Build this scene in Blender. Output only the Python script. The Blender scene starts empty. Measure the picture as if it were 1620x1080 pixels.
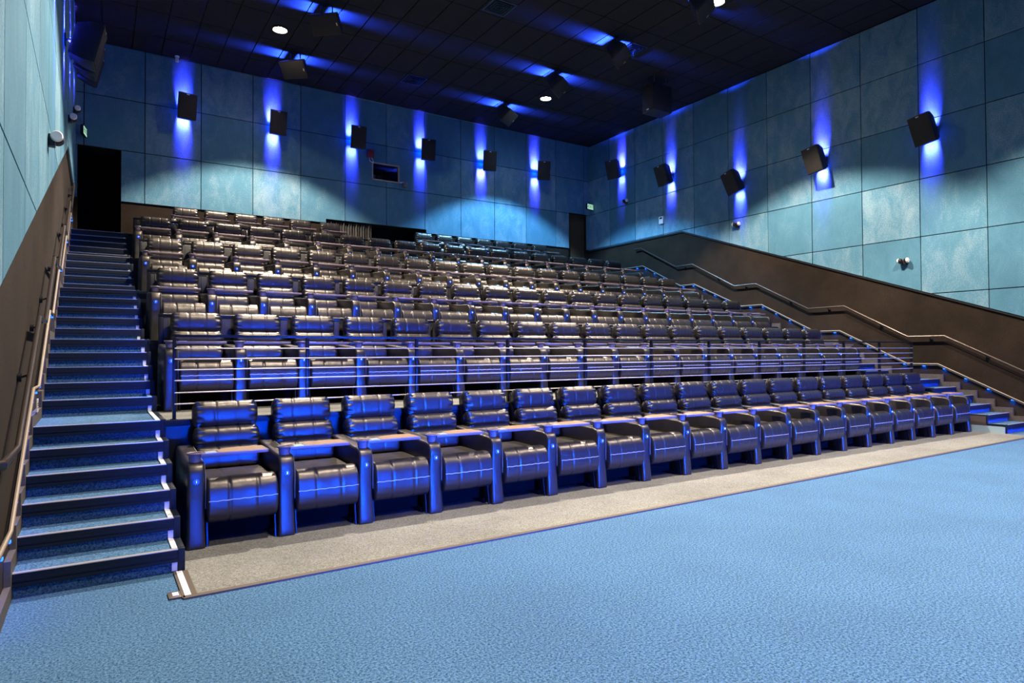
import bpy, bmesh, math, random
from mathutils import Vector, Matrix, noise as mnoise
random.seed(7)
S = bpy.context.scene
COL = S.collection
R = math.radians

# ------------------------------------------------------------------ camera
cam_d = bpy.data.cameras.new('camera'); cam = bpy.data.objects.new('camera', cam_d); COL.objects.link(cam)
cam_d.sensor_width = 36.0; cam_d.lens = 1025.69 / 1620 * 36; cam_d.clip_start = .05; cam_d.clip_end = 100
_y, _p, _r = R(-32.6566), R(1.027), R(0.3077)
_f0 = Vector((-math.sin(_y), math.cos(_y), 0)); _up = Vector((0, 0, 1)); _rt = Vector((math.cos(_y), math.sin(_y), 0))
_fw = _f0 * math.cos(_p) + _up * math.sin(_p); _u = -_f0 * math.sin(_p) + _up * math.cos(_p)
_rr = _rt * math.cos(_r) - _u * math.sin(_r); _uu = _rt * math.sin(_r) + _u * math.cos(_r)
cam.matrix_world = Matrix(((_rr.x, _uu.x, -_fw.x, 0), (_rr.y, _uu.y, -_fw.y, 0), (_rr.z, _uu.z, -_fw.z, 1.4778), (0, 0, 0, 1)))
S.camera = cam

# ------------------------------------------------------------------ world, exposure
w = bpy.data.worlds.new('world'); S.world = w; w.use_nodes = True
w.node_tree.nodes['Background'].inputs[0].default_value = (0.01, 0.02, 0.05, 1)
w.node_tree.nodes['Background'].inputs[1].default_value = 0.2
S.view_settings.view_transform = 'Standard'; S.view_settings.look = 'None'
S.view_settings.exposure = 0.0; S.view_settings.gamma = 1.0; S.view_settings.use_curve_mapping = False

# ------------------------------------------------------------------ main lights
WARM = (1.0, .85, .70); COOL = (.26, .60, 1.0)
LAMPS = [(3.4, 14.8, WARM, .72), (10.74, 8.85, WARM, 1.2), (10.7, 14.85, COOL, .8),
         (3.4, 8.85, WARM, 1.25), (3.4, 2.9, WARM, .75), (10.74, 2.9, WARM, .9), (3.4, -3.0, WARM, .35), (10.74, -3.0, WARM, .6)]
P_SPOT, P_FILL, P_BLUE = 4600, 48, 640
def look_rot(d):
    return Vector(d).to_track_quat('-Z', 'Y').to_euler()
def light(name, kind, loc, d, energy, color, **kw):
    l = bpy.data.lights.new(name, kind); l.energy = energy; l.color = color
    for k, v in kw.items(): setattr(l, k, v)
    o = bpy.data.objects.new(name, l); COL.objects.link(o); o.location = loc; o.rotation_euler = look_rot(d)
    return o
for x, y, c, k in LAMPS:
    light('downlight_beam', 'SPOT', (x, y, 8.66), (0, 0, -1), P_SPOT * k, c, spot_size=R(105), spot_blend=.22, shadow_soft_size=.07)
    light('downlight_spill', 'SPOT', (x, y, 8.66), (0, 0, -1), P_FILL * k, c, spot_size=R(174), spot_blend=.6, shadow_soft_size=.12)
# added blue fill near the front wall for the seat fronts, no fixture known
light('blue_front_fill', 'AREA', (7.7, -8.7, .50), (.0, 1, .01), P_BLUE, (.0, .065, 1.0), shape='RECTANGLE', size=12.6, size_y=.5).data.spread = R(14)
light('blue_wall_fill', 'AREA', (7.0, -8.7, 3.0), (0, 1, .22), 110, (.0, .07, 1.0), shape='RECTANGLE', size=13.0, size_y=2.6).data.spread = R(80)  # second added fill, broad and weak, tints the upper back wall blue

# ------------------------------------------------------------------ materials
def mat(name, base=(.5, .5, .5), rough=.5, metal=0., spec=.5, emit=None, estr=0., coat=0.):
    m = bpy.data.materials.new(name); m.use_nodes = True
    b = m.node_tree.nodes['Principled BSDF']
    b.inputs['Base Color'].default_value = (*base, 1); b.inputs['Roughness'].default_value = rough
    b.inputs['Metallic'].default_value = metal; b.inputs['Specular IOR Level'].default_value = spec
    b.inputs['Coat Weight'].default_value = coat
    if emit: b.inputs['Emission Color'].default_value = (*emit, 1); b.inputs['Emission Strength'].default_value = estr
    m.diffuse_color = (*base, 1)
    return m
def N(m, t, **kw):
    n = m.node_tree.nodes.new(t)
    for k, v in kw.items():
        if k == 'ins':
            for a, b in v.items(): n.inputs[a].default_value = b
        else: setattr(n, k, v)
    return n
def lk(m, a, b): m.node_tree.links.new(a, b)
def speckle(name, c1, c2, scale, rough=.95, bump=.3, lo=.35, hi=.65, blot=None, spec=.2, blots=1.2):
    m = mat(name, c1, rough, spec=spec); b = m.node_tree.nodes['Principled BSDF']
    tc = N(m, 'ShaderNodeTexCoord'); n = N(m, 'ShaderNodeTexNoise', ins={'Scale': scale, 'Detail': 5., 'Roughness': .85})
    lk(m, tc.outputs['Object'], n.inputs['Vector'])
    cr = N(m, 'ShaderNodeValToRGB'); cr.color_ramp.elements[0].position = lo; cr.color_ramp.elements[1].position = hi
    cr.color_ramp.elements[0].color = (*c1, 1); cr.color_ramp.elements[1].color = (*c2, 1)
    lk(m, n.outputs['Fac'], cr.inputs[0])
    out = cr.outputs[0]
    if blot:
        n2 = N(m, 'ShaderNodeTexNoise', ins={'Scale': blots, 'Detail': 4., 'Roughness': .6}); lk(m, tc.outputs['Object'], n2.inputs['Vector'])
        mr = N(m, 'ShaderNodeMapRange', ins={'From Min': .35, 'From Max': .65, 'To Min': blot[0], 'To Max': blot[1]}); lk(m, n2.outputs['Fac'], mr.inputs[0])
        mx = N(m, 'ShaderNodeMix', data_type='RGBA', blend_type='MULTIPLY'); mx.inputs[0].default_value = 1
        cb = N(m, 'ShaderNodeCombineColor')
        for i in range(3): lk(m, mr.outputs[0], cb.inputs[i])
        lk(m, out, mx.inputs[6]); lk(m, cb.outputs[0], mx.inputs[7]); out = mx.outputs[2]
    lk(m, out, b.inputs['Base Color'])
    if bump:
        bp = N(m, 'ShaderNodeBump', ins={'Strength': bump, 'Distance': .004}); lk(m, n.outputs['Fac'], bp.inputs['Height']); lk(m, bp.outputs[0], b.inputs['Normal'])
    return m
def leather(name, base, rough, spec=.5):
    m = mat(name, base, rough, spec=spec); b = m.node_tree.nodes['Principled BSDF']
    b.inputs['Specular Tint'].default_value = (1, .91, .80, 1)
    tc = N(m, 'ShaderNodeTexCoord')
    n = N(m, 'ShaderNodeTexNoise', ins={'Scale': 9., 'Detail': 3., 'Roughness': .55, 'Distortion': .4}); lk(m, tc.outputs['Object'], n.inputs['Vector'])
    n2 = N(m, 'ShaderNodeTexVoronoi', ins={'Scale': 260.}); lk(m, tc.outputs['Object'], n2.inputs['Vector'])
    b1 = N(m, 'ShaderNodeBump', ins={'Strength': .18, 'Distance': .02}); lk(m, n.outputs['Fac'], b1.inputs['Height'])
    b2 = N(m, 'ShaderNodeBump', ins={'Strength': .12, 'Distance': .001}); lk(m, n2.outputs['Distance'], b2.inputs['Height'])
    lk(m, b1.outputs[0], b2.inputs['Normal']); lk(m, b2.outputs[0], b.inputs['Normal'])
    mr = N(m, 'ShaderNodeMapRange', ins={'To Min': rough - .07, 'To Max': rough + .1}); lk(m, n.outputs['Fac'], mr.inputs[0]); lk(m, mr.outputs[0], b.inputs['Roughness'])
    return m
def fabric_panel():
    m = mat('teal_fabric_panel', (.05, .2, .27), .9, spec=.15); b = m.node_tree.nodes['Principled BSDF']
    tc = N(m, 'ShaderNodeTexCoord'); src = tc.outputs['Object']
    # value of its own for every panel
    sn = N(m, 'ShaderNodeVectorMath', operation='SNAP'); sn.inputs[1].default_value = (1.2144, 1.2144, 1.2044)
    ad = N(m, 'ShaderNodeVectorMath', operation='ADD'); ad.inputs[1].default_value = (.268, .5228, -.24); lk(m, src, ad.inputs[0]); lk(m, ad.outputs[0], sn.inputs[0])
    wn = N(m, 'ShaderNodeTexWhiteNoise', noise_dimensions='3D'); lk(m, sn.outputs[0], wn.inputs['Vector'])
    mp = N(m, 'ShaderNodeMapping'); mp.inputs['Scale'].default_value = (1.0, 1.0, .55); lk(m, src, mp.inputs['Vector'])
    n1 = N(m, 'ShaderNodeTexNoise', ins={'Scale': 3.2, 'Detail': 9., 'Roughness': .66, 'Distortion': .5}); lk(m, mp.outputs[0], n1.inputs['Vector'])
    n2 = N(m, 'ShaderNodeTexNoise', ins={'Scale': 45., 'Detail': 4., 'Roughness': .7}); lk(m, src, n2.inputs['Vector'])
    a1 = N(m, 'ShaderNodeMapRange', ins={'From Min': .3, 'From Max': .7, 'To Min': .88, 'To Max': 1.12}); lk(m, n1.outputs['Fac'], a1.inputs[0])
    a2 = N(m, 'ShaderNodeMapRange', ins={'From Min': .3, 'From Max': .7, 'To Min': .88, 'To Max': 1.12}); lk(m, n2.outputs['Fac'], a2.inputs[0])
    a3 = N(m, 'ShaderNodeMapRange', ins={'To Min': .88, 'To Max': 1.10}); lk(m, wn.outputs['Value'], a3.inputs[0])
    p1 = N(m, 'ShaderNodeMath', operation='MULTIPLY'); lk(m, a1.outputs[0], p1.inputs[0]); lk(m, a2.outputs[0], p1.inputs[1])
    p2 = N(m, 'ShaderNodeMath', operation='MULTIPLY'); lk(m, p1.outputs[0], p2.inputs[0]); lk(m, a3.outputs[0], p2.inputs[1])
    cr = N(m, 'ShaderNodeValToRGB'); e = cr.color_ramp.elements
    e[0].position = 0.2; e[0].color = (.014, .075, .125, 1); e[1].position = .82; e[1].color = (.42, .51, .55, 1)
    e2 = cr.color_ramp.elements.new(.5); e2.color = (.078, .195, .27, 1)
    hf = N(m, 'ShaderNodeMath', operation='MULTIPLY'); hf.inputs[1].default_value = .5; lk(m, p2.outputs[0], hf.inputs[0])
    lk(m, hf.outputs[0], cr.inputs[0]); lk(m, cr.outputs[0], b.inputs['Base Color'])
    b.inputs['Sheen Weight'].default_value = .0
    return m
M = dict(
    carpet=speckle('blue_carpet', (.006, .038, .092), (.088, .192, .335), 75., lo=.42, hi=.58, blot=(.94, 1.06)),
    beige=speckle('beige_carpet', (.065, .068, .064), (.25, .253, .232), 90., lo=.38, hi=.62, blot=(.86, 1.1)),
    brownwall=speckle('brown_wall_carpet', (.007, .0044, .0028), (.028, .0185, .0115), 70., blot=(.7, 1.3)),
    darkwall=speckle('black_paint', (.004, .004, .004), (.008, .008, .008), 30., bump=.1),
    panel=fabric_panel(),
    leather=leather('black_leather', (.0095, .0085, .0072), .36, .75),
    vinyl=leather('black_vinyl', (.003, .003, .003), .5, .4),
    void=mat('matte_black', (.0015, .0015, .0015), .9, spec=.1),  # near black so the underseat shade stays dark despite the blue fill
    grey=mat('grey_upholstery', (.03, .03, .028), .7),
    blackmetal=mat('black_metal', (.012, .012, .014), .35, .6),
    dark=mat('black_plastic', (.01, .01, .011), .45),
    nosing=speckle('black_rubber_nosing', (.003, .006, .013), (.008, .014, .026), 60., rough=.5, bump=.1),
    alu=mat('aluminium_edge', (.62, .58, .54), .35, .7),
    brownedge=mat('brown_edge_trim', (.10, .078, .058), .5, .3),
    white=mat('white_plastic_strip', (.75, .77, .8), .4),
    lightrail=mat('tan_metal_trim', (.24, .20, .16), .5, .3),
    rail=mat('bronze_rail', (.13, .105, .085), .30, .85),
    stringer=speckle('grey_brown_stringer', (.06, .052, .045), (.10, .085, .07), 25., rough=.6, bump=.05),
    fascia=mat('dark_blue_fascia', (.003, .004, .014), .4, spec=.4),
    tile=speckle('black_ceiling_tile', (.012, .012, .014), (.022, .022, .026), 60., bump=.2),
    grid=mat('black_ceiling_grid', (.003, .003, .003), .6),
    wood=mat('brown_wood_laminate', (.22, .135, .08), .5),
    trayedge=mat('dark_tray_plastic', (.13, .10, .12), .4),
    stitch=mat('pale_stitching', (.5, .47, .5), .6),
    seam=mat('seam_thread', (.2, .2, .2), .7),
    led=mat('blue_led', (.02, .1, .8), .4, emit=(.01, .10, 1.), estr=5.),
    button=mat('blue_button', (.01, .05, .5), .25, emit=(.01, .07, 1.), estr=1.1),
    digit=mat('lit_numeral', (.7, .8, 1.), .4, emit=(.45, .6, 1.), estr=2.5),
    speaker=mat('black_speaker_cabinet', (.014, .014, .015), .55),
    grille=speckle('black_speaker_grille', (.018, .016, .014), (.035, .032, .028), 220., rough=.7, bump=.2),
    lens=mat('lit_lamp_lens', (1, 1, 1), .4, emit=(1., .83, .62), estr=160.),
    lenscool=mat('cool_lamp_lens', (1, 1, 1), .4, emit=(.85, .95, 1.), estr=160.),
    curtain=speckle('grey_brown_curtain', (.05, .047, .04), (.085, .08, .068), 14., bump=.1),
    exit=mat('exit_sign_face', (.6, .75, .6), .4, emit=(.5, 1., .55), estr=.7),
    exitink=mat('dark_green_lettering', (.01, .08, .03), .5),
    red=mat('red_alarm', (.22, .02, .02), .4),
    chrome=mat('steel_frame', (.5, .45, .4), .3, .9),
    cable=mat('white_cable', (.8, .8, .8), .5),
    lampglass=mat('frosted_lamp_head', (.8, .76, .7), .3),
    pale=mat('pale_teal_skirting', (.30, .42, .45), .5),
)
_g = mat('window_glass', (.9, .95, 1.), .03); _g.node_tree.nodes['Principled BSDF'].inputs['Transmission Weight'].default_value = 1.; M['glass'] = _g

# ------------------------------------------------------------------ mesh builder
class MB:
    def __init__(s): s.v = []; s.f = []
    def add(s, vs, fs):
        o = len(s.v); s.v += [tuple(p) for p in vs]; s.f += [tuple(i + o for i in f) for f in fs]; return s
    def box(s, x0, x1, y0, y1, z0, z1):
        return s.add([(x0, y0, z0), (x1, y0, z0), (x1, y1, z0), (x0, y1, z0), (x0, y0, z1), (x1, y0, z1), (x1, y1, z1), (x0, y1, z1)],
                     [(0, 3, 2, 1), (4, 5, 6, 7), (0, 1, 5, 4), (1, 2, 6, 5), (2, 3, 7, 6), (3, 0, 4, 7)])
    def prism(s, poly, axis, a, b):   # poly in the two other axes, in cyclic order
        n = len(poly)
        def P(p, t): return {'x': (t, p[0], p[1]), 'y': (p[0], t, p[1]), 'z': (p[0], p[1], t)}[axis]
        return s.add([P(p, a) for p in poly] + [P(p, b) for p in poly],
                     [tuple(range(n - 1, -1, -1)), tuple(range(n, 2 * n))] + [(i, (i + 1) % n, n + (i + 1) % n, n + i) for i in range(n)])
    def tube(s, pts, r, n=10, ry=None, closed=False):
        pts = [Vector(p) for p in pts]; rings = []; m = len(pts)
        for i, p in enumerate(pts):
            a = pts[max(i - 1, 0)]; b = pts[min(i + 1, m - 1)]
            d = (b - a).normalized()
            up = Vector((0, 0, 1)) if abs(d.z) < .95 else Vector((0, 1, 0))
            sd = d.cross(up).normalized(); u2 = sd.cross(d).normalized()
            if 0 < i < m - 1:
                c = (pts[i] - pts[i - 1]).normalized().dot((pts[i + 1] - pts[i]).normalized()); k = 1 / max(.5, math.sqrt((1 + c) / 2))
            else: k = 1
            rings.append([p + sd * math.cos(t) * r + u2 * math.sin(t) * (ry or r) * k for t in [2 * math.pi * j / n for j in range(n)]])
        vs = [q for rg in rings for q in rg]; fs = []
        for i in range(m - 1):
            for j in range(n): fs.append((i * n + j, i * n + (j + 1) % n, (i + 1) * n + (j + 1) % n, (i + 1) * n + j))
        fs += [tuple(range(n - 1, -1, -1)), tuple(range((m - 1) * n, m * n))]
        return s.add(vs, fs)
    def lathe(s, prof, c, n=24, axis='z'):
        vs = []; fs = []
        for r, h in prof:
            for j in range(n):
                t = 2 * math.pi * j / n; a, b = r * math.cos(t), r * math.sin(t)
                vs.append({'z': (c[0] + a, c[1] + b, c[2] + h), 'y': (c[0] + a, c[1] + h, c[2] + b), 'x': (c[0] + h, c[1] + a, c[2] + b)}[axis])
        for i in range(len(prof) - 1):
            for j in range(n): fs.append((i * n + j, i * n + (j + 1) % n, (i + 1) * n + (j + 1) % n, (i + 1) * n + j))
        fs += [tuple(range(n - 1, -1, -1)), tuple(range((len(prof) - 1) * n, len(prof) * n))]
        return s.add(vs, fs)
    def xf(s, mtx):
        s.v = [tuple(mtx @ Vector(p)) for p in s.v]; return s
    def mesh(s, name, m, bevel=0., seg=2, smooth=True, angle=40):
        me = bpy.data.meshes.new(name); me.from_pydata(s.v, [], s.f); me.update()
        bm = bmesh.new(); bm.from_mesh(me)
        bmesh.ops.recalc_face_normals(bm, faces=bm.faces)
        if bevel:
            es = [e for e in bm.edges if len(e.link_faces) == 2 and e.calc_face_angle(0) > R(28)]
            bmesh.ops.bevel(bm, geom=es, offset=bevel, segments=seg, profile=.5, affect='EDGES', clamp_overlap=True)
        bm.to_mesh(me); bm.free()
        if smooth:
            for p in me.polygons: p.use_smooth = True
            me.set_sharp_from_angle(angle=R(angle))
        me.materials.append(m)
        return me
    def build(s, name, m, parent=None, **kw):
        return link(name, s.mesh(name, m, **kw), parent)
def link(name, me, parent=None):
    o = bpy.data.objects.new(name, me); COL.objects.link(o)
    if parent: o.parent = parent
    return o
def tag(o, label=None, cat=None, group=None, kind=None):
    if label: o['label'] = label
    if cat: o['category'] = cat
    if group: o['group'] = group
    if kind: o['kind'] = kind
    return o
def empty(name, loc=(0, 0, 0), rz=0, label=None, cat=None, group=None):
    o = bpy.data.objects.new(name, None); COL.objects.link(o); o.location = loc; o.rotation_euler = (0, 0, rz); o.empty_display_size = .2
    return tag(o, label, cat, group)
def struct(o): o['kind'] = 'structure'; return o
def copy_tree(o, parent=None):
    c = o.copy(); COL.objects.link(c); c.parent = parent
    for ch in list(o.children): copy_tree(ch, c)
    return c

# ------------------------------------------------------------------ room measures
XL, XR_ = -.46, 14.53            # side walls (carpeted lower part)
PL, PR = -.42, 14.49             # faces of the fabric panels
YB, YF = 17.66, -9.0             # back wall, front wall
PB = 17.62                       # back panel face
ZC = 8.71
PW, PH, Z1 = 1.2144, 1.2044, 6.272
RIS, TR = .15, .296
YN = [4.958]
for i in range(2, 27):
    YN.append(YN[-1] + ({6: 1.016, 11: .915, 16: 1.006, 21: .877}.get(i - 1, TR)))
def nos(i): return YN[i - 1]
TIER = [(6, .9), (11, 1.65), (16, 2.4), (21, 3.15), (26, 3.9)]
HOLES = [(-.39, .466, 3.9, 6.272), (13.64, 14.43, 3.9, 6.30), (6.60, 7.39, 6.455, 6.94), (5.27, 8.28, 3.9, 5.18)]

# ------------------------------------------------------------------ shell
fl = MB(); fl.box(XL - .1, XR_ + .1, YF, YB + 3, -.1, 0)
struct(fl.build('floor', M['carpet']))
ar = MB(); ar.add([(.50, 4.43, .006), (13.56, 4.575, .006), (13.56, 6.5, .006), (.50, 6.5, .006), (.50, 4.43, 0), (13.56, 4.575, 0), (13.56, 6.5, 0), (.50, 6.5, 0)],
                  [(0, 1, 2, 3), (4, 7, 6, 5), (0, 4, 5, 1), (1, 5, 6, 2), (2, 6, 7, 3), (3, 7, 4, 0)])
struct(ar.build('floor_front_row', M['beige']))
t = MB(); t.add([(.45, 4.385, 0), (13.58, 4.53, 0), (13.58, 4.577, 0), (.45, 4.432, 0), (.45, 4.385, .012), (13.58, 4.53, .012), (13.58, 4.577, .012), (.45, 4.432, .012)],
                [(0, 3, 2, 1), (4, 5, 6, 7), (0, 1, 5, 4), (1, 2, 6, 5), (2, 3, 7, 6), (3, 0, 4, 7)])
struct(t.build('trim_1', M['brownedge']))
struct(MB().box(.497, .53, 4.43, 4.958, 0, .012).box(.445, .462, 4.40, 4.958, 0, .012).build('trim_2', M['brownedge']))
struct(MB().box(.462, .497, 4.43, 4.958, 0, .012).build('trim_3', M['white']))
mp = empty('floor_marker', (.41, 4.48, 0), 0, 'small dark floor plate with white light square beside the bottom of left stairs', 'floor light')
MB().box(-.036, .034, -.055, .06, 0, .012).build('plate', M['brownedge'], mp, bevel=.002)
MB().box(-.012, .022, -.025, .035, .012, .015).build('light_window', M['white'], mp)

struct(MB().box(XL - .2, XL, YF, YB + .2, 0, ZC + .2).build('wall_left', M['brownwall']))
struct(MB().box(XR_, XR_ + .2, YF, YB + .2, 0, ZC + .2).build('wall_right', M['brownwall']))
struct(MB().box(XL, XR_, YF - .2, YF, 0, ZC + .2).build('wall_front', M['darkwall']))
def rects(x0, x1, z0, z1, holes):
    xs = sorted({x0, x1, *[h for H in holes for h in H[:2] if x0 < h < x1]}); zs = sorted({z0, z1, *[h for H in holes for h in H[2:] if z0 < h < z1]})
    out = []
    for a, b in zip(xs, xs[1:]):
        for c, d in zip(zs, zs[1:]):
            mx, mz = (a + b) / 2, (c + d) / 2
            if not any(H[0] < mx < H[1] and H[2] < mz < H[3] for H in holes): out.append((a, b, c, d))
    return out
wb = MB()
for a, b, c, d in rects(XL, XR_, 0, ZC + .2, HOLES): wb.box(a, b, YB, YB + .12, c, d)
struct(wb.build('wall_back', M['brownwall'], smooth=False))
# recesses behind the openings
def recess(name, H, depth, m, floor_m=None):
    x0, x1, z0, z1 = H; e = MB(); y0, y1 = YB + .12, YB + depth; k = .05
    e.box(x0 - k, x0, y0, y1, z0, z1).box(x1, x1 + k, y0, y1, z0, z1).box(x0 - k, x1 + k, y0, y1, z1, z1 + k).box(x0 - k, x1 + k, y0, y1, z0 - k, z0).box(x0 - k, x1 + k, y1, y1 + k, z0 - k, z1 + k)
    return struct(e.build(name, m, smooth=False))
recess('wall_left_exit_passage', HOLES[0], 2.6, M['darkwall'])
recess('wall_right_exit_passage', HOLES[1], .17, speckle('brown_wall_carpet_lit', (.05, .03, .014), (.11, .068, .034), 70.))  # brown wall carpet lightened in colour to stand in for corridor lamp light
recess('wall_projection_booth', HOLES[2], 1.2, M['darkwall'])
recess('wall_curtain_alcove', HOLES[3], .75, M['darkwall'])

# fabric panels
def clip(poly, a, b, c):   # keep a*u+b*v+c>=0
    out = []
    for i in range(len(poly)):
        p, q = poly[i], poly[(i + 1) % len(poly)]; fp = a * p[0] + b * p[1] + c; fq = a * q[0] + b * q[1] + c
        if fp >= 0: out.append(p)
        if fp * fq < 0: t = fp / (fp - fq); out.append((p[0] + (q[0] - p[0]) * t, p[1] + (q[1] - p[1]) * t))
    return out
G = .009
pb = MB(); xe = [-.268 + PW * k for k in range(0, 13)]; xe = [XL] + xe + [XR_]
ze = [Z1 - PH, Z1, Z1 + PH, Z1 + 2 * PH + .03]
for a, b in zip(xe, xe[1:]):
    for c, d in zip(ze, ze[1:]):
        for r4 in rects(a + G, b - G, c + G, d - G, [(h[0], h[1], h[2], h[3]) for h in HOLES]):
            pb.box(r4[0], r4[1], PB, YB, r4[2], r4[3])
struct(pb.build('wall_back_panels', M['panel'], smooth=False))
SL = .3535
def low(y): return 5.045 if y > 13.31 else 5.045 - SL * (13.31 - y)
ys = [15.264 - PW * k for k in range(-1, 20)]; ys = sorted(ys + [PB, 13.31]); zs = [Z1 - PH * k for k in range(6, -3, -1)]
for nm, xa, xb in (('wall_left_panels', XL, PL), ('wall_right_panels', PR, XR_)):
    pp = MB()
    for a, b in zip(ys, ys[1:]):
        if a > PB - .01: continue
        b = min(b, PB)
        for c, d in zip(zs, zs[1:]):
            d2 = min(d, ZC)
            ga = 0 if abs(a - 13.31) < 1e-6 else G; gb = 0 if abs(b - 13.31) < 1e-6 else G
            q = [(a + ga, c + G), (b - gb, c + G), (b - gb, d2 - G), (a + ga, d2 - G)]
            q = clip(q, 0, 1, -5.045) if a >= 13.3099 else clip(q, -SL, 1, -(5.045 - SL * 13.31)) if b <= 13.31 else clip(clip(q, -SL, 1, -(5.045 - SL * 13.31)), 0, 1, 0)
            if len(q) > 2: pp.prism(q, 'x', xa, xb)
    struct(pp.build(nm, M['panel'], smooth=False))
    e = MB(); pts = [(-9., low(-9)), (13.31, 5.045), (PB, 5.045)]
    e.prism([(y, z - .045) for y, z in pts] + [(y, z) for y, z in reversed(pts)], 'x', min(xa, xb) + (.0 if xa < 0 else .012), max(xa, xb) - (.012 if xa < 0 else 0))
    struct(e.build('trim_shadow_left' if xa < 0 else 'trim_shadow_right', M['dark'], smooth=False))  # black strip painting the shadow along the lower panel edge
# ceiling: black tiles in a black grid
struct(MB().box(XL - .1, XR_ + .1, YF, YB + .1, ZC + .03, ZC + .2).build('ceiling', M['grid']))
ct = MB(); x = .06 - .607
while x < XR_:
    y = 15.42 - 1.2145 * 20
    while y < YB:
        a, b, c, d = max(x + .011, XL), min(x + .596, XR_), max(y + .009, YF), min(y + 1.2055, PB)
        if b - a > .05 and d - c > .05: ct.box(a, b, c, d, ZC - .004 * random.random(), ZC + .03)
        y += 1.2145
    x += .607
struct(ct.build('ceiling_tiles', M['tile'], smooth=False))

# seating tiers
for k, (i, z) in enumerate(TIER):
    y0 = nos(i); y1 = nos(TIER[k + 1][0]) if k < 4 else YB
    tt = empty('seating_tier', (7, y0, 0)); struct(tt); tt['kind'] = 'structure'
    def T(b, name, m, **kw):
        o = b.build(name, m, None, **kw); o.location = (-7, -y0, 0); o.parent = tt; return o
    T(MB().box(.50, 13.56, y0 + .03, y1 + .02, z - .12, z), 'tier_floor', M['beige'], smooth=False)
    T(MB().box(.50, 13.56, y0, y0 + .03, z - .75 if k else 0, z - .05), 'tier_fascia', M['fascia'], smooth=False)
    T(MB().box(.50, 13.56, y0 - .02, y0 + .06, z - .05, z + .004), 'tier_nosing', M['nosing'], bevel=.004)

# ------------------------------------------------------------------ staircases
def staircase(side):
    xa, xb = (-.423, .50) if side == 'left' else (13.567, 14.484)
    root = empty('staircase', (xa, nos(1), 0), 0, 'blue carpeted staircase along the left wall beside the seats' if side == 'left' else 'blue carpeted staircase along the right wall beyond the seats', 'staircase')
    ox, oy = xa, nos(1)
    for i in range(1, 27):
        y0 = nos(i); y1 = nos(i + 1) if i < 26 else YB - .01; z = i * RIS
        s = MB().box(xa, xb, y0 + .025, y1 + .024 if i < 26 else y1, max(0, z - 1.0), z)
        o = s.build('step', M['carpet'], smooth=False); o.location = (-ox, -oy, 0); o.parent = root
        n = MB().box(xa, xb, y0, y0 + .026, z - .078, z + .004)
        n.box(xa, xb, y0 - .004, y0 + .0, z - .075, z - .055).box(xa, xb, y0 - .004, y0, z - .045, z - .025)
        q = n.build('nosing', M['nosing']); q.parent = o
        q = MB().box(xa, xb, y0 - .002, y0 + .034, z + .004, z + .009).build('nosing_edge', M['alu'], smooth=False); q.parent = o
        # edge lights on the seat side
        e0, e1 = (xb - .062, xb - .028) if side == 'left' else (xa + .028, xa + .06)
        q = MB().box(e0, e1, y0 + .012, y0 + .026, z - RIS + .012, z - .08).box(e0, e1, y0 + .036, y1 + .014 if i < 26 else y1 - .1, z + .002, z + .012)
        q = q.build('edge_strip', M['white'], smooth=False); q.parent = o
        c0, c1 = (xb - .026, xb + .016) if side == 'left' else (xa - .016, xa + .026)
        q = MB().box(c0, c1, y0 - .006, y0 + .05, z - RIS + .004, z + .014).box(c0, c1, y0 + .05, y1 + .0 if i < 26 else y1 - .1, z - .02, z + .014)
        q = q.build('edge_trim', M['nosing'], bevel=.003); q.parent = o
    if side == 'right':
        b = MB().box(xa - .03, xa, nos(1) + .02, nos(4), 0, .12).build('skirting', M['pale'], smooth=False); b.location = (-ox, -oy, 0); b.parent = root
        b = MB().box(xa - .02, xa, nos(2) + .02, nos(4), .12, .29).build('side_panel', M['brownedge'], smooth=False); b.location = (-ox, -oy, 0); b.parent = root
    # stringer board along the wall
    wa, wb_ = (XL, xa) if side == 'left' else (xb, XR_)
    s = MB()
    for i in range(0, 27):
        y0 = nos(i) - .06 if i else YF; y1 = nos(i + 1) - .06 if i < 26 else YB; z = i * RIS
        s.box(wa + .001, wb_ - .001, y0, y1, max(0, z - .2), z + .10)
    struct(s.build('baseboard_' + side, M['stringer'], smooth=False))
staircase('left'); staircase('right')

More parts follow.
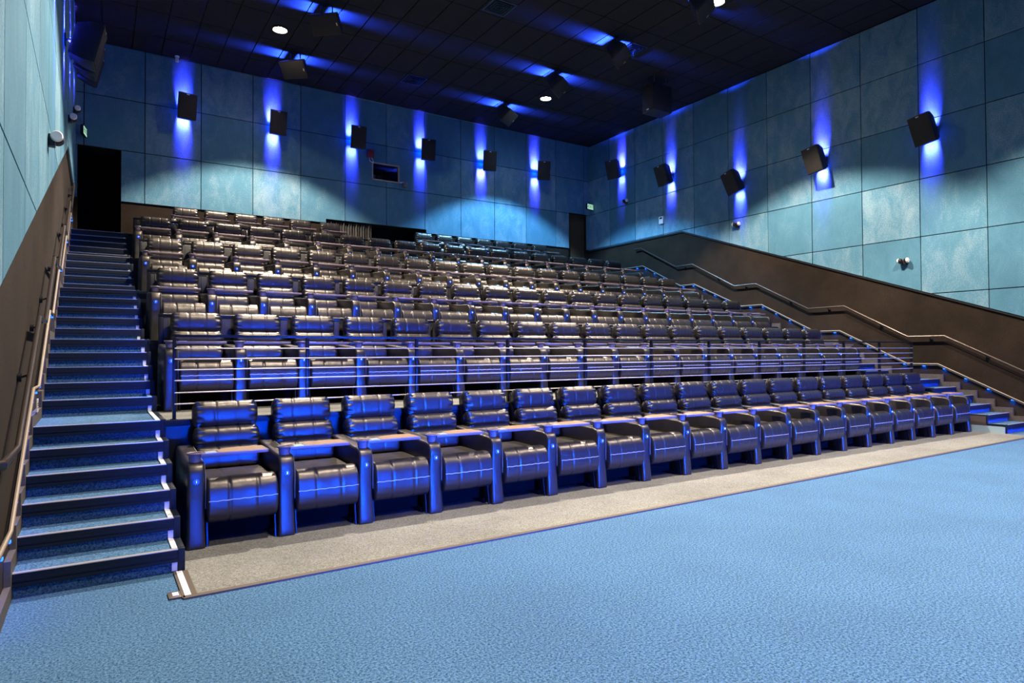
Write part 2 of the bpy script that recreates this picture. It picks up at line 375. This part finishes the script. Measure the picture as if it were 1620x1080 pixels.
def smoothpath(P): return P
HR = [(15.25, 4.76), (14.99, 4.768), (13.53, 4.01), (12.89, 4.01), (11.44, 3.25), (10.77, 3.25), (9.30, 2.51), (8.41, 2.515), (7.03, 1.778), (6.33, 1.78), (4.72, .945), (4.0, .945)]
LR = [(15.9, 4.215), (14.94, 4.2), (13.39, 3.44), (12.87, 3.437), (11.25, 2.70), (10.63, 2.698), (9.16, 1.96), (8.55, 1.96), (7.06, 1.21), (6.475, 1.212), (4.88, .43), (3.8, .43)]
def interp(P, y):
    for (a, za), (b, zb) in zip(P, P[1:]):
        if b <= y <= a: return zb + (za - zb) * (y - b) / (a - b)
    return P[-1][1]
for side in ('left', 'right'):
    sg = 1 if side == 'left' else -1; wx = XL if side == 'left' else XR_
    h = empty('handrail', (wx, 10, 0), 0, f'upper bronze handrail stepping down the {side} wall above the stairs', 'handrail')
    hx = wx + sg * .08
    pth = [(wx + .0 - wx + 0 if 0 else (sg * .02), 15.25 - 10, 4.76)] + [(sg * .08, y - 10, z) for y, z in HR] + [(sg * .02, 4.0 - 10, .945)]
    MB().tube(pth, .018, 10, ry=.019).build('rail', M['rail'], h)
    for y in (14.5, 13.2, 12.0, 11.1, 9.8, 8.8, 7.6, 6.6, 5.6, 4.5):
        z = interp(HR, y)
        MB().tube([(sg * .08, y - 10, z - .02), (sg * .06, y - 10, z - .06), (sg * .012, y - 10, z - .075)], .008, 8).lathe([(.03, -.012), (.03, .012)], (sg * .012, y - 10, z - .075), 12, 'x').build('bracket', M['blackmetal'], h)
    l = empty('light_rail', (wx, 10, 0), 0, f'low trim rail with small blue lights along the {side} stair wall', 'light rail')
    MB().tube([(sg * .035, y - 10, z) for y, z in LR], .013, 8, ry=.012).build('rail', M['lightrail'], l)
    MB().tube([(sg * .02, y - 10, z - .03) for y, z in LR], .02, 6, ry=.012).build('housing', M['dark'], l)
    y = 15.6
    while y > 4.4:
        z = interp(LR, y)
        MB().box(sg * .02 - .016, sg * .02 + .022, y - 10.02, y - 9.98, z - .052, z - .038).build('led', M['led'], l)
        light('rail_led', 'AREA', (wx + sg * .03, y, z - .055), (-sg * .5, 0, -1), 1.1, (.0, .10, 1.), shape='DISK', size=.03)
        y -= .385
sp = empty('row_plate', (-.40, 6.75, 1.06), 0, 'small beige row letter plate low on left wall by second landing', 'sign')
MB().box(-.02, -.012, -.05, .05, -.055, .055).build('plate', mat('beige_plate', (.6, .52, .42), .5), sp)
MB().box(-.0125, -.010, -.028, .028, .012, .020).box(-.0125, -.010, -.028, .028, -.004, .004).box(-.0125, -.010, -.028, .0, -.022, -.014).build('lettering', M['dark'], sp)

# ------------------------------------------------------------------ recliner
def puff(w, h, d, ex, seams=(-.33, .33), pleat=.05, nx=48, ns=64, endround=.14, flat=.0, sdep=.06):
    vs = []; fs = []
    for i in range(nx + 1):
        u = -1 + 2 * i / nx
        u = math.copysign(abs(u) ** .8, u) if abs(u) > 1e-9 else 0
        e = max(0, (abs(u) - (1 - endround)) / endround)
        sc = math.sqrt(max(0, 1 - e * e * .80))
        for q in seams: sc *= 1 - sdep * math.exp(-((u - q) / .022) ** 2)
        xx = u * w / 2 * (1 - .012)
        for j in range(ns):
            t = 2 * math.pi * j / ns; c, s_ = math.cos(t), math.sin(t)
            ry = math.copysign(abs(c) ** (2 / ex), c) * d / 2; rz = math.copysign(abs(s_) ** (2 / ex), s_) * h / 2
            g = max(0, (abs(u) - .68) / .32); k = sc * (1 - pleat * g * (1 - g * .4) * (.5 + .5 * math.cos(15 * t + 1.3 * math.sin(3 * t))) ** 2)
            k *= 1 + .012 * mnoise.noise(Vector((u * 3, c * 1.5, s_ * 1.5)))
            vs.append((xx, ry * k, rz * k))
    for i in range(nx):
        for j in range(ns): fs.append((i * ns + j, i * ns + (j + 1) % ns, (i + 1) * ns + (j + 1) % ns, (i + 1) * ns + j))
    fs += [tuple(range(ns)), tuple(reversed(range(nx * ns, (nx + 1) * ns)))]
    return MB().add(vs, fs)
def placed(b, loc, tilt=0): return b.xf(Matrix.Translation(loc) @ Matrix.Rotation(tilt, 4, 'X'))
AX = -.334
ARM = [(.0, .0), (.002, .06), (.022, .30), (.026, .42), (.012, .54), (.018, .60), (.045, .642), (.10, .655), (.34, .668), (.62, .69), (.80, .70), (.865, .67), (.88, .58), (.88, .0)]
def arm_mesh():
    b = MB().prism(ARM, 'x', AX - .062, AX + .062)
    me = b.mesh('armrest', M['leather'], bevel=.022, seg=3, angle=60)
    for v in me.vertices:
        if v.co.z < .12: v.co.x = AX + (v.co.x - AX) * (1.12 if v.co.z < .02 else 1.05)
    return me
ME = {}
ME['armrest'] = arm_mesh()
ME['seat_cushion'] = placed(puff(.535, .22, .70, 3.4, seams=(-.36, .36), pleat=.01, endround=.08, sdep=.04), (0, .40, .395), R(2)).mesh('seat_cushion', M['leather'], angle=70)
ME['footrest'] = placed(puff(.545, .345, .26, 2.7, seams=(-.38, .40), pleat=.03, endround=.08, sdep=.06), (0, .098, .352), R(-4)).mesh('footrest', M['leather'], angle=70)
ME['back_cushion'] = placed(puff(.54, .20, .16, 2.7, pleat=.16), (0, .735, .585), R(-8)).mesh('back_cushion', M['leather'], angle=70)
ME['lumbar_cushion'] = placed(puff(.55, .195, .17, 2.5, pleat=.38), (0, .795, .752), R(-10)).mesh('lumbar_cushion', M['leather'], angle=70)
ME['headrest'] = placed(puff(.545, .235, .17, 2.6, pleat=.42), (0, .868, .948), R(-6)).mesh('headrest', M['leather'], angle=70)
ME['back_shell'] = placed(MB().box(-.235, .235, -.05, .05, -.36, .36), (0, .93, .66), R(-7)).mesh('back_shell', M['vinyl'], bevel=.02, seg=2)
ME['base_frame'] = MB().box(-.25, .25, .22, .82, .04, .30).box(-.26, -.23, .12, .86, 0, .05).box(.23, .26, .12, .86, 0, .05).mesh('base_frame', M['void'], bevel=.006)
ME['leg'] = MB().prism([(.04, 0), (.055, 0), (.085, .22), (.075, .22)], 'x', -.006, .006).mesh('leg', M['blackmetal'])
cp = [(.0, .652), (.040, .652), (.046, .705), (.058, .712), (.060, .722), (.056, .726), (.044, .722), (.040, .70), (.036, .672), (.0, .672)]
ME['cup_holder'] = MB().lathe(cp, (AX, .105, 0), 24).mesh('cup_holder', M['trayedge'])
TB = [(AX + .035, .055), (.19, .045), (.20, .055), (.20, .29), (.185, .30), (.02, .32), (-.10, .285), (-.19, .20), (AX + .035, .155)]
ME['tray_table'] = MB().prism(TB, 'z', .693, .717).mesh('tray_table', M['trayedge'], bevel=.003)
WT = [(-.17, .062), (.19, .056), (.19, .285), (.02, .307), (-.095, .272), (-.165, .205)]
ME['wood_top'] = MB().prism(WT, 'z', .717, .7195).mesh('wood_top', M['wood'])
ME['neck_highlight_plate'] = MB().prism([(-.262, .068), (-.185, .064), (-.185, .165), (-.262, .150)], 'z', .717, .722).mesh('neck_highlight_plate', M['alu'])  # pale bracket plate set in for the metallic highlight on the tray neck
ME['call_button'] = MB().lathe([(0, .0), (.016, .0), (.021, .004), (.022, .012), (.022, .03)], (AX, .004, .515), 20, 'y').mesh('call_button', M['button'])
st = []
for i in range(25):
    u = -.93 + 1.86 * i / 24; st.append((u * .545 / 2, -.0365 + .012 * abs(u) ** 10, .362 + .002 * math.sin(i * 1.7)))
ME['stitching'] = MB().tube(st, .0026, 5).mesh('stitching', M['stitch'])
ME['welt'] = MB().tube([(AX + .066, .03, .30), (AX + .066, .03, .55), (AX + .063, .06, .635), (AX + .063, .20, .652), (AX + .063, .78, .69)], .003, 5).mesh('piping', M['seam'])
def digit_mesh(n):
    c = bpy.data.curves.new('numeral', 'FONT'); c.body = str(n); c.size = .026; c.align_x = 'CENTER'; c.align_y = 'CENTER'; c.extrude = .0008
    o = bpy.data.objects.new('tmp', c); COL.objects.link(o); dg = bpy.context.evaluated_depsgraph_get()
    me = bpy.data.meshes.new_from_object(o.evaluated_get(dg)); bpy.data.objects.remove(o); bpy.data.curves.remove(c)
    me.transform(Matrix.Translation((AX, .003, .515)) @ Matrix.Rotation(R(90), 4, 'X')); me.materials.clear(); me.materials.append(M['digit']); me.name = 'numeral'
    return me
DIG = {n: digit_mesh(n) for n in range(1, 20)}
def make_recliner():
    r = empty('recliner', (0, 0, 0))
    a = link('armrest', ME['armrest'], r); link('piping', ME['welt'], a)
    link('seat_cushion', ME['seat_cushion'], r)
    f = link('footrest', ME['footrest'], r); link('stitching', ME['stitching'], f)['label'] = 'pale horizontal stitching across footrest'
    for k in ('back_cushion', 'lumbar_cushion', 'headrest', 'back_shell', 'base_frame', 'cup_holder'): link(k, ME[k], r)
    l = link('leg', ME['leg'], r); l.location.x = -.252
    l = link('leg', ME['leg'], r); l.location.x = .252
    t = link('tray_table', ME['tray_table'], r); link('wood_top', ME['wood_top'], t)['label'] = 'brown wood top'; link('neck_highlight_plate', ME['neck_highlight_plate'], t)
    b = link('call_button', ME['call_button'], r); link('numeral', DIG[1], b)
    return r
XS = [.976 + .668 * k for k in range(19)]
FX = [1.77, 2.438, 3.106, 3.774, 4.442, 5.225, 7.94, 8.608, 9.276, 9.944, 10.612, 11.28, 12.04]
ROWS = [('front', 5.43, 0, XS), ('second', 7.44, .9, XS), ('third', 9.52, 1.65, XS), ('fourth', 11.62, 2.4, XS), ('fifth', 13.78, 3.15, XS), ('top', 16.25, 3.9, FX)]
ORD = ['first', 'second', 'third', 'fourth', 'fifth', 'sixth', 'seventh', 'eighth', 'ninth', 'tenth', 'eleventh', 'twelfth', 'thirteenth', 'fourteenth', 'fifteenth', 'sixteenth', 'seventeenth', 'eighteenth', 'nineteenth']
proto = make_recliner(); first = True
for ri, (rn, y, z, xs) in enumerate(ROWS):
    for k, x in enumerate(xs):
        c = proto if first else copy_tree(proto); first = False
        c.location = (x, y, z)
        rowtxt = {'front': 'front row', 'second': 'second row behind the railing', 'third': 'third row', 'fourth': 'fourth row', 'fifth': 'fifth row', 'top': 'top row by back wall'}[rn]
        if ri == 0:
            lab = f'black leather recliner in the front row, {"nearest the left stairs" if k == 0 else "nearest the right stairs" if k == 18 else ORD[k] + " from the left"}'
        elif k == 0: lab = f'black leather recliner in {rowtxt}, nearest the left stairs'
        elif k == len(xs) - 1: lab = f'black leather recliner in {rowtxt}, nearest the right stairs'
        else: lab = f'black leather recliner in {rowtxt}, {ORD[k]} from the left'
        tag(c, lab, 'recliner', rn + ' row recliners')
        for ch in c.children:
            if ch.name.startswith('call_button'): ch.children[0].data = DIG[k + 1]
        if k == len(xs) - 1 or (ri == 5 and k in (4, 5, 11)):
            a = link('armrest', ME['armrest'], c); a.location.x = .668 if ri != 5 or k not in (4, 11) else .655
            if ri == 5 and k in (4, 11): bpy.data.objects.remove(a)

# seat-back rails behind rows two to five
for rn, y, z, xs in ROWS[1:5]:
    b = empty('seat_back_rail', (.6, y + 1.06, z), 0, f'dark metal rail with grey pads behind the {rn} row of recliners', 'rail')
    L = 13.36 - .6
    MB().box(0, L, -.02, .02, 1.015, 1.055).build('rail', M['blackmetal'], b, bevel=.004)
    for px in (.0, L - .04): MB().box(px, px + .05, -.02, .02, 0, 1.015).build('post', M['blackmetal'], b, bevel=.004)
    for k in range(20):
        x = .642 + .668 * k - .6 + (.06 if k == 0 else 0)
        MB().box(x - .068, x + .068, -.012, .028, .76, 1.005).box(x - .008, x + .008, -.016, -.01, .78, .99).build('pad', M['grey'], b, bevel=.008)

# guard railing in front of the second row
g = empty('guard_railing', (.585, 6.5, .9), 0, 'long black metal guard railing with thin horizontal bars before second row', 'railing')
GL = 13.49 - .585
MB().box(0, GL, -.018, .018, .735, .76).build('top_rail', M['blackmetal'], g, bevel=.004)
for k in range(12):
    x = GL * k / 11
    MB().box(x - .014, x + .014, -.022, .022, 0, .735).box(x - .03, x + .03, -.03, .03, 0, .008).build('post', M['blackmetal'], g, bevel=.003)
for zz in (.636, .54, .444, .348, .24, .14):
    MB().tube([(0, -.026, zz), (GL, -.026, zz)], .0055, 8).build('bar', M['alu'], g)

# ------------------------------------------------------------------ wall and ceiling fixtures
LEDB = (.075, .06, 1.)
def speaker_meshes():
    w, h, d = .43, .60, .34     # front face width, height, depth; front at -Y
    b = MB(); f = [(-w / 2, 0, -h / 2), (w / 2, 0, -h / 2), (w / 2, 0, h / 2), (-w / 2, 0, h / 2)]
    k = [(-w * .40, d * .45, -h / 2), (w * .40, d * .45, -h / 2), (w * .40, d * .45, h / 2), (-w * .40, d * .45, h / 2)]
    e = [(-w * .26, d, -h * .42), (w * .26, d, -h * .42), (w * .26, d, h * .36), (-w * .26, d, h * .36)]
    b.add(f + k + e, [(0, 1, 2, 3), (0, 4, 5, 1), (1, 5, 6, 2), (2, 6, 7, 3), (3, 7, 4, 0), (4, 8, 9, 5), (5, 9, 10, 6), (6, 10, 11, 7), (7, 11, 8, 4), (8, 11, 10, 9)])
    cab = b.mesh('cabinet', M['speaker'], bevel=.008)
    gr = MB().box(-w / 2 + .015, w / 2 - .015, -.012, .0, -h / 2 + .015, h / 2 - .015).mesh('grille', M['grille'], bevel=.004)
    bd = MB().box(-.03, .03, -.016, -.012, h / 2 - .045, h / 2 - .025).mesh('badge', M['alu'])
    return cab, gr, bd
CAB, GRI, BAD = speaker_meshes()
def speaker(loc, yaw, pitch, wall_d, label, group, beams, ceiling=False, pw=1., roll=0.):
    """loc: middle of the front face; yaw 0 faces -Y; wall_d: distance from front face to the wall behind"""
    r = empty('speaker', loc, yaw, label, 'speaker', group)
    hold = [link('cabinet', CAB, r), ]
    q = link('grille', GRI, r); hold.append(q)
    q = link('badge', BAD, r); hold.append(q)
    for o in hold: o.rotation_mode = 'YXZ'; o.rotation_euler = (pitch, roll, 0)
    if ceiling:
        MB().tube([(-.12, .12, .1), (-.12, .12, wall_d - .02), (.12, .12, wall_d - .02), (.12, .12, .1)], .012, 8).lathe([(.05, wall_d - .015), (.05, wall_d)], (0, .12, 0), 12).build('bracket', M['blackmetal'], r)
    else:
        MB().tube([(0, .2, .05), (0, wall_d - .02, .05)], .018, 8).box(-.05, .05, wall_d - .02, wall_d, -.03, .13).build('bracket', M['blackmetal'], r)
    return r
def wash(loc, d, side, pw, L=.25, spread=28, col=LEDB):
    """one end of a blue LED bar: narrow beam along d, bar laid along side"""
    l = light('speaker_wash', 'AREA', loc, d, pw, col, shape='RECTANGLE', size=L, size_y=.05); l.data.spread = R(spread)
    if spread == 28 and abs(Vector(d).z) > .9 and Vector(d).z > 0:
        light('speaker_halo', 'POINT', loc, d, 9.0, (.0, .06, 1.), shadow_soft_size=.05)
    z = -Vector(d).normalized(); x = Vector(side).normalized(); y = z.cross(x)
    l.rotation_euler = Matrix((x, y, z)).transposed().to_euler()
BP = [1.80, 3.90, 6.02, 8.12, 10.20, 12.25]
PWW = 44.
for k, x in enumerate(BP):
    speaker((x, 17.12, 7.42), R((10, 3, -3, -10, -17, -21)[k]), R(10), PB - 17.12, f'{ORD[k]} black wall speaker from the left on back wall, glowing blue behind', 'back wall speakers', None)
    wash((x - .04, 17.54, 7.44), (0, .26, 1), (1, 0, 0), PWW); wash((x - .04, 17.54, 7.40), (0, .26, -1), (1, 0, 0), PWW * .8)
SW = [(15.85, 7.40), (13.68, 6.70), (11.22, 5.93), (8.88, 5.94), (6.5, 5.95)]
for k, (y, z) in enumerate(SW):
    speaker((14.02, y, z), R(-90 + (12, -2, -8, -6, -7)[k]), R(16), .47, f'{["farthest", "second farthest", "middle", "second nearest", "nearest"][k]} black speaker on the right wall, glowing blue behind', 'right wall speakers', None, roll=R((0, -4, -12, -6, -6)[k]))
    wash((14.41, y + .02, z + .02), (.26, 0, 1), (0, 1, 0), PWW); wash((14.41, y + .02, z - .02), (.26, 0, -1), (0, 1, 0), PWW * .8)
    if k < 4:
        yy, zz = [(16.1, 7.40), (13.75, 6.75), (11.4, 6.05), (8.9, 5.94)][k] if k else (16.1, 7.45)
        if k == 3: yy, zz = 8.9, 6.0
        if k < 3:
            speaker((.02, yy, zz), R(90 - 4), R(14), .44, f'{["farthest", "middle", "nearest"][k]} black speaker on left wall near ceiling', 'left wall speakers', None)
        wash((-.34, yy, zz + .02), (-.26, 0, 1), (0, 1, 0), PWW); wash((-.34, yy, zz - .02), (-.26, 0, -1), (0, 1, 0), PWW * .8)
CS = [(3.93, 13.29, 'above the left lamp glare'), (3.93, 15.8, 'below the left lamp, close to back wall'), (10.1, 11.15, 'beside a ceiling vent'), (9.97, 13.27, 'right above the middle small lamp'), (9.97, 15.73, 'farthest, near back wall'), (10.1, 8.72, 'partly cut at top edge')]
for k, (x, y, txt) in enumerate(CS):
    speaker((x - .03, y - .15, 8.22), R(-40 if x < 6 else 35), R(48), .47, f'black speaker hung from the dark ceiling, {txt}', 'ceiling speakers', None, ceiling=True, roll=R(90))
    wash((x + .02, y + .22, 8.65), (1, 0, .2), (0, 1, 0), 85., .42, 26, (.02, .07, 1.)); wash((x - .02, y + .22, 8.65), (-1, 0, .2), (0, 1, 0), 55., .42, 26, (.02, .07, 1.))
s = empty('hanging_speaker', (12.4, 12.2, 7.76), 0, 'large black box speaker hanging from the ceiling near right wall', 'speaker')
MB().box(-.31, .33, -.21, .23, 0, .70).build('cabinet', M['speaker'], s, bevel=.012)
MB().box(-.325, -.31, -.19, .21, .03, .67).build('grille', M['grille'], s, bevel=.003)
MB().box(-.33, -.325, -.02, .06, .04, .07).build('badge', M['alu'], s)
for px, py in ((-.2, -.1), (.22, -.1), (-.2, .15), (.22, .15)):
    MB().tube([(px, py, .70), (px, py, .94)], .008, 8).build('hanger', M['chrome'], s)

def downlight(x, y, cool, label):
    d = empty('ceiling_lamp', (x, y, ZC), 0, label, 'lamp')
    MB().lathe([(.18, .0), (.18, -.02), (.15, -.03), (.145, .0)], (0, 0, 0), 24).build('housing', M['blackmetal'], d)
    MB().lathe([(.0, -.012), (.14, -.012), (.14, .0)], (0, 0, 0), 24).build('lens', M['lenscool' if cool else 'lens'], d)
downlight(3.4, 14.8, False, 'bright warm ceiling lamp on the left, glowing by two speakers')
downlight(10.74, 8.85, False, 'bright warm ceiling lamp at top right edge of ceiling')
downlight(10.7, 14.85, True, 'small cool white ceiling lamp near the back wall')
for k, (x, y, txt) in enumerate([(7.06, 11.43, 'near the top middle of ceiling'), (7.03, 15.7, 'close to the back wall'), (10.72, 11.34, 'beside a blue lit speaker')]):
    v = empty('ceiling_vent', (x, y, ZC), 0, f'square dark air vent in ceiling {txt}', 'vent', 'ceiling vents')
    MB().box(-.28, .28, -.28, -.24, -.012, .0).box(-.28, .28, .24, .28, -.012, 0).box(-.28, -.24, -.24, .24, -.012, 0).box(.24, .28, -.24, .24, -.012, 0).build('frame', M['dark'], v)
    for j in range(3):
        a = .20 - .06 * j
        MB().box(-a, a, -a, -a + .02, -.02, -.0).box(-a, a, a - .02, a, -.02, 0).box(-a, -a + .02, -a + .02, a - .02, -.02, 0).box(a - .02, a, -a + .02, a - .02, -.02, 0).build('louvre', M['blackmetal'], v)

def emergency(loc, rz, label):
    e = empty('emergency_light', loc, rz, label, 'emergency light', 'emergency lights')
    MB().box(-.05, .05, -.06, 0, -.07, .05).build('body', M['dark'], e, bevel=.008)
    for sx in (-1, 1):
        MB().lathe([(.0, sx * .115), (.045, sx * .11), (.055, sx * .09), (.055, sx * .075), (.0, sx * .075)], (0, -.075, .02), 18, 'x').build('lamp_head', M['lampglass'], e)
        MB().lathe([(.0, sx * .075), (.058, sx * .075), (.04, sx * .03), (.0, sx * .03)], (0, -.075, .02), 18, 'x').build('lamp_shell', M['dark'], e)
for y, z, n in ((7.08, 3.376, 'nearest on the teal right wall'), (11.33, 4.88, 'middle one of the right wall'), (15.65, 6.38, 'farthest on right wall, near the corner')):
    emergency((PR, y, z), R(-90), f'small twin-head emergency light, {n}')
for y, z, n in ((7.96, 3.65, 'nearest on the teal left wall'), (13.06, 5.44, 'second on left wall'), (15.65, 6.42, 'farthest and highest on left wall')):
    emergency((PL, y, z), R(90), f'small twin-head emergency light, {n}')
tb = empty('wall_control_box', (PR, 14.1, 5.5), R(-90), 'small white control box on the right wall near back corner', 'control box')
MB().box(-.09, .09, -.05, 0, -.11, .11).build('body', M['white'], tb, bevel=.008); MB().box(-.05, .05, -.054, -.05, .03, .08).build('display', M['dark'], tb)

def exit_sign(loc, rz, label):
    e = empty('exit_sign', loc, rz, label, 'exit sign')
    MB().box(-.17, .17, -.03, .03, -.10, .10).build('body', M['dark'], e, bevel=.006)
    MB().box(-.155, .155, -.034, -.03, -.085, .085).build('face', M['exit'], e)
    c = bpy.data.curves.new('exit_letters', 'FONT'); c.body = 'EXIT'; c.size = .15; c.align_x = 'CENTER'; c.align_y = 'CENTER'; c.extrude = .001
    o = bpy.data.objects.new('tmp', c); COL.objects.link(o); me = bpy.data.meshes.new_from_object(o.evaluated_get(bpy.context.evaluated_depsgraph_get()))
    bpy.data.objects.remove(o); bpy.data.curves.remove(c); me.name = 'exit_letters'; me.materials.clear(); me.materials.append(M['exitink'])
    me.transform(Matrix.Translation((.02, -.0355, 0)) @ Matrix.Rotation(R(90), 4, 'X')); link('letters', me, e)
    MB().prism([(-.150, 0), (-.128, -.02), (-.128, .02)], 'y', -.0365, -.0345).build('arrow', M['exitink'], e)
    MB().tube([(0, 0, .10), (0, 0, .14)], .012, 8).box(-.05, .05, -.02, .02, .14, .15).build('bracket', M['dark'], e)
exit_sign((14.30, 17.30, 6.50), R(12), 'small green lit exit sign above the right doorway corner')
exit_sign((-.27, 17.4, 6.52), R(80), 'small exit sign above the left doorway, seen edge on')

# projection window, alarm, dome
wn = struct(empty('window_1', (7.0, PB, 6.7)))
fx0, fx1, fz0, fz1 = 6.58 - 7, 7.41 - 7, 6.44 - 6.7, 6.95 - 6.7
MB().box(fx0, fx1, -.03, .03, fz0, fz0 + .03).box(fx0, fx1, -.03, .03, fz1 - .03, fz1).box(fx0, fx0 + .03, -.03, .03, fz0, fz1).box(fx1 - .03, fx1, -.03, .03, fz0, fz1).build('window_frame', mat('tan_window_frame', (.42, .35, .28), .5), wn)
MB().box(fx0 + .03, fx1 - .03, .012, .018, fz0 + .03, fz1 - .03).build('window_pane', M['glass'], wn)
pj_ = empty('projector', (6.78, 18.1, 6.40), 0, 'grey projector parts seen through the booth window', 'projector')
MB().box(-.15, .06, -.1, .3, .10, .30).build('body', mat('grey_projector', (.25, .25, .27), .5), pj_, bevel=.01)
MB().lathe([(.05, -.18), (.06, -.18), (.06, -.1)], (.16, 0, .20), 16, 'y').box(.08, .26, -.1, .25, .10, .30).build('lens', M['dark'], pj_)
al = empty('fire_alarm', (6.52, PB, 7.16), 0, 'small red fire alarm with white cables above the booth window', 'fire alarm')
MB().box(-.10, .10, -.09, 0, -.11, .11).build('body', M['red'], al, bevel=.01)
MB().tube([(-.03, -.04, -.11), (-.02, -.05, -.2), (.04, -.05, -.24), (.09, -.03, -.22)], .010, 8).tube([(.04, -.04, -.11), (.07, -.05, -.17), (.10, -.03, -.26)], .009, 8).build('cable', M['cable'], al)
dm = empty('dome_camera', (7.55, PB, 6.39), 0, 'grey dome camera just right of the projection booth window', 'camera')
MB().tube([(-.12, -.01, .08), (0, -.06, .08)], .014, 8).build('arm', M['cable'], dm)
MB().lathe([(.0, -.09), (.05, -.08), (.085, -.04), (.095, .02), (.08, .06), (.0, .07)], (0, -.10, 0), 20).build('dome', mat('smoked_dome', (.10, .10, .11), .25), dm)
dd = empty('ceiling_sensor', (1.60, 17.40, 8.68), 0, 'tiny white sensor under the ceiling edge, upper left', 'sensor')
MB().lathe([(.05, .0), (.05, -.03), (.02, -.05)], (0, 0, 0), 14).lathe([(.04, -.06), (.045, -.14), (.02, -.15)], (0, 0, 0), 14).build('body', M['cable'], dd)

# curtain in the back alcove
cu = MB(); n = 120; top = []
for i in range(n + 1):
    x = 5.30 + (6.62 - 5.30) * i / n
    yy = 17.72 + .035 * math.sin(i * .95) + .018 * math.sin(i * .37 + 1)
    top.append((x, yy))
vs = [(x, y, 5.15) for x, y in top] + [(x, y, 4.0) for x, y in top] + [(x, y + .012, 5.15) for x, y in top] + [(x, y + .012, 4.0) for x, y in top]
m1 = n + 1; fs = []
for i in range(n): fs += [(i, i + 1, m1 + i + 1, m1 + i), (2 * m1 + i, 3 * m1 + i, 3 * m1 + i + 1, 2 * m1 + i + 1), (i, 2 * m1 + i, 2 * m1 + i + 1, i + 1), (m1 + i, m1 + i + 1, 3 * m1 + i + 1, 3 * m1 + i)]
fs += [(0, m1, 3 * m1, 2 * m1), (n, 2 * m1 + n, 3 * m1 + n, m1 + n)]
tag(MB().add(vs, fs).build('curtain', M['curtain']), 'gathered grey-brown curtain in the dark back wall alcove', 'curtain')
